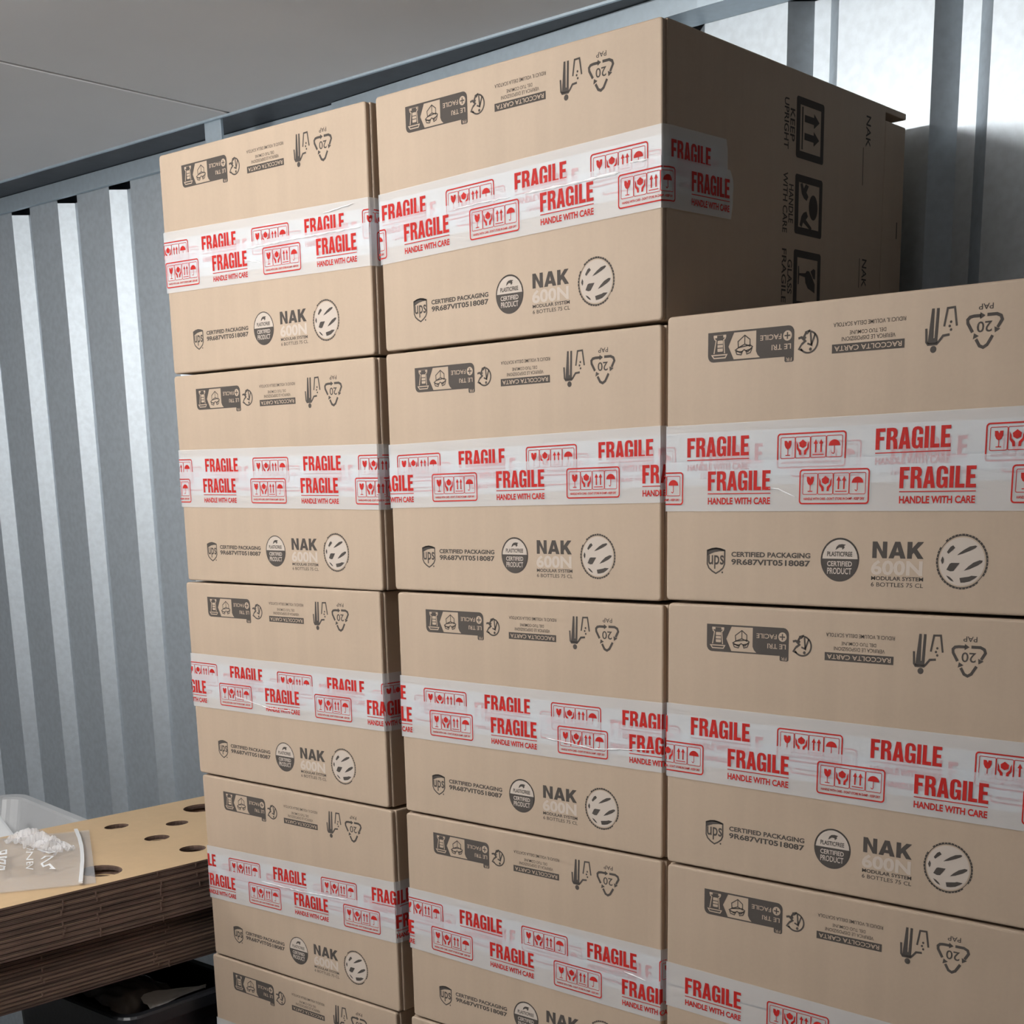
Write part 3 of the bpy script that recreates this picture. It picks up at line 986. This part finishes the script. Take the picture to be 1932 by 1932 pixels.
# ------------------------------------------------------------------ white tote left of the pile
tote = empty('storage_tote', P(-4.15, -.15, zbot))
tag(tote, 'open white plastic tote left of the pile of flat cartons', 'tote')
tote.rotation_euler = (0, 0, math.radians(-9))
mb = MB()
def trr(inset, z, r=.16):
    return [Vector((x * S, y * S, (z - zbot) * S)) for x, y in rr(-.85 + inset, -1.0 + inset, .93 - inset, .80 - inset, r, 8)]
ztr = -3.72
rings = [trr(.10, zbot + .004), trr(.0, ztr - .03), trr(-.045, ztr - .022), trr(-.05, ztr - .006), trr(-.04, ztr), trr(.010, ztr - .004), trr(.022, ztr - .02), trr(.12, zbot + .03)]
k = len(rings[0]); vs = [v for rg in rings for v in rg]; fs = []
for L in range(len(rings) - 1):
    for i in range(k):
        j = (i + 1) % k
        fs.append([L * k + i, L * k + j, (L + 1) * k + j, (L + 1) * k + i])
fs.append(list(range(k))[::-1]); fs.append([(len(rings) - 1) * k + i for i in range(k)])
mb.add(vs, fs, m_tote); mb.build('tote_body', tote)
# pale sheet standing inside the tote
mb = MB()
q = [P(-4.75, -.45, -4.0), P(-3.75, -.60, -4.0), P(-3.72, .12, -3.76), P(-4.62, .46, -3.74)]
d = Vector((.003, -.006, 0))
mb.add(q + [v + d for v in q], [[0, 1, 2, 3], [7, 6, 5, 4], [0, 4, 5, 1], [1, 5, 6, 2], [2, 6, 7, 3], [3, 7, 4, 0]], m_white)
o = mb.build('foam_sheet'); tag(o, 'pale sheet standing inside the white tote', 'sheet')

# ------------------------------------------------------------------ clear zip bag on the pile
bag = empty('zip_bag', PL(-.6, -.5, zt))
tag(bag, 'clear plastic zip bag with white zip strip lying on the flat cartons', 'plastic bag')
ZA, ZB = Vector((-2.73, -.05)), Vector((-1.70, -.67))
zu = (ZB - ZA); zl = zu.length; zu.normalize(); zv = Vector((zu.y, -zu.x))
if zv.y > 0: zv = -zv
def BG(u, v, h):
    p = ZA + zu * u + zv * v
    return loc(P(p.x, p.y, zt + h), bag)
def bagh(u, v):
    e = min(1, max(0, min(u, zl - u) * 5)) * min(1, max(0, (v + .15) * 2.2)) * min(1, max(0, (1.0 - v) * 6))
    ridge = .04 * math.exp(-((u - .50 + v * 1.6) / .10) ** 2) * math.exp(-((v - .2) / .2) ** 2)
    return .010 + e * (.035 + .022 * math.sin(u * 11 + v * 5) * math.sin(v * 9) + .010 * math.sin(u * 29 - v * 17)) + ridge * (.6 + .4 * math.sin(v * 31 + u * 8))
mb = MB(); n = 54; vs, fs = [], []
for i in range(n):
    for j in range(n):
        u, v = zl * i / (n - 1), -.075 + 1.0 * j / (n - 1)
        vs.append(BG(u, v, bagh(u, v)))
for i in range(n - 1):
    for j in range(n - 1):
        a = i * n + j; fs.append([a, a + n, a + n + 1, a + 1])
o0 = len(vs)
for i in range(n):
    for j in range(n):
        u, v = zl * i / (n - 1), -.075 + 1.0 * j / (n - 1)
        vs.append(BG(u, v, .004))
fs += [[f[0] + o0, f[3] + o0, f[2] + o0, f[1] + o0] for f in fs[:]]
mb.add(vs, fs, m_bagfilm); mb.build('bag_film', bag, True)
mb = MB()
m = 24; vs, fs = [], []
for i in range(m):
    u = zl * i / (m - 1); vv = -.022 * math.sin(math.pi * i / (m - 1))
    h = bagh(u, 0) + .004
    for (dv, dh) in ((-.010, 0), (-.010, .010), (.010, .010), (.010, 0)):
        vs.append(BG(u, vv + dv, h + dh))
for i in range(m - 1):
    for q in range(4):
        a = i * 4; fs.append([a + q, a + (q + 1) % 4, a + 4 + (q + 1) % 4, a + 4 + q])
fs += [[0, 1, 2, 3], [(m - 1) * 4 + q for q in (3, 2, 1, 0)]]
mb.add(vs, fs, m_white); mb.build('zip_strip', bag)
# white printing on the bag
art = Art()
for pl in ([(.48, -.19), (.54, -.15), (.61, -.12)], [(.56, -.21), (.64, -.15), (.61, -.12)], [(.69, -.13), (.69, -.17), (.73, -.19)], [(.69, -.13), (.76, -.15), (.82, -.19)], [(.82, -.19), (.85, -.18), (.83, -.15), (.88, -.13), (.87, -.15)]):
    art.stroke(pl, .012, m_white)
art.text('PANEN', .49, -.268, .89, -.232, m_white, .0)
art2 = Art()
for i in range(6):
    art2.area([rr(.49 + i * .08, -.41, .55 + i * .08, -.37, .006), rr(.508 + i * .08, -.40, .532 + i * .08, -.38, .004)], m_white)
mb = MB(); art.place(mb, lambda x, y, l: BG(x, -y, bagh(x, -y) + .006)); mb.build('bag_print', bag)
mb = MB(); art2.place(mb, lambda x, y, l: BG(x, -y, bagh(x, -y) + .006)); mb.build('bag_lettering', bag)
# crumpled ridge of film across the bag
mb = MB(); vs, fs = [], []; rnd = random.Random(11); n1, n2 = 60, 13
for i in range(n1):
    for j in range(n2):
        q, r = i / (n1 - 1), j / (n2 - 1) - .5
        u = .04 + .46 * q + .05 * math.sin(q * 19) * r + r * .10; v = .34 - .28 * q + r * .12 + .012 * math.sin(q * 33)
        h = .016 + .075 * math.sin(math.pi * (r + .5)) * math.sin(math.pi * min(1, q * .98 + .01)) ** .6 * (.6 + .4 * math.sin(q * 27 + r * 7)) + .012 * math.sin(q * 71 + r * 23) + rnd.uniform(-.004, .004)
        vs.append(BG(u, v, max(.008, h)))
for i in range(n1 - 1):
    for j in range(n2 - 1):
        a = i * n2 + j; fs.append([a, a + n2, a + n2 + 1, a + 1])
mb.add(vs, fs, m_crumple)
mb.build('crumpled_fold', bag)
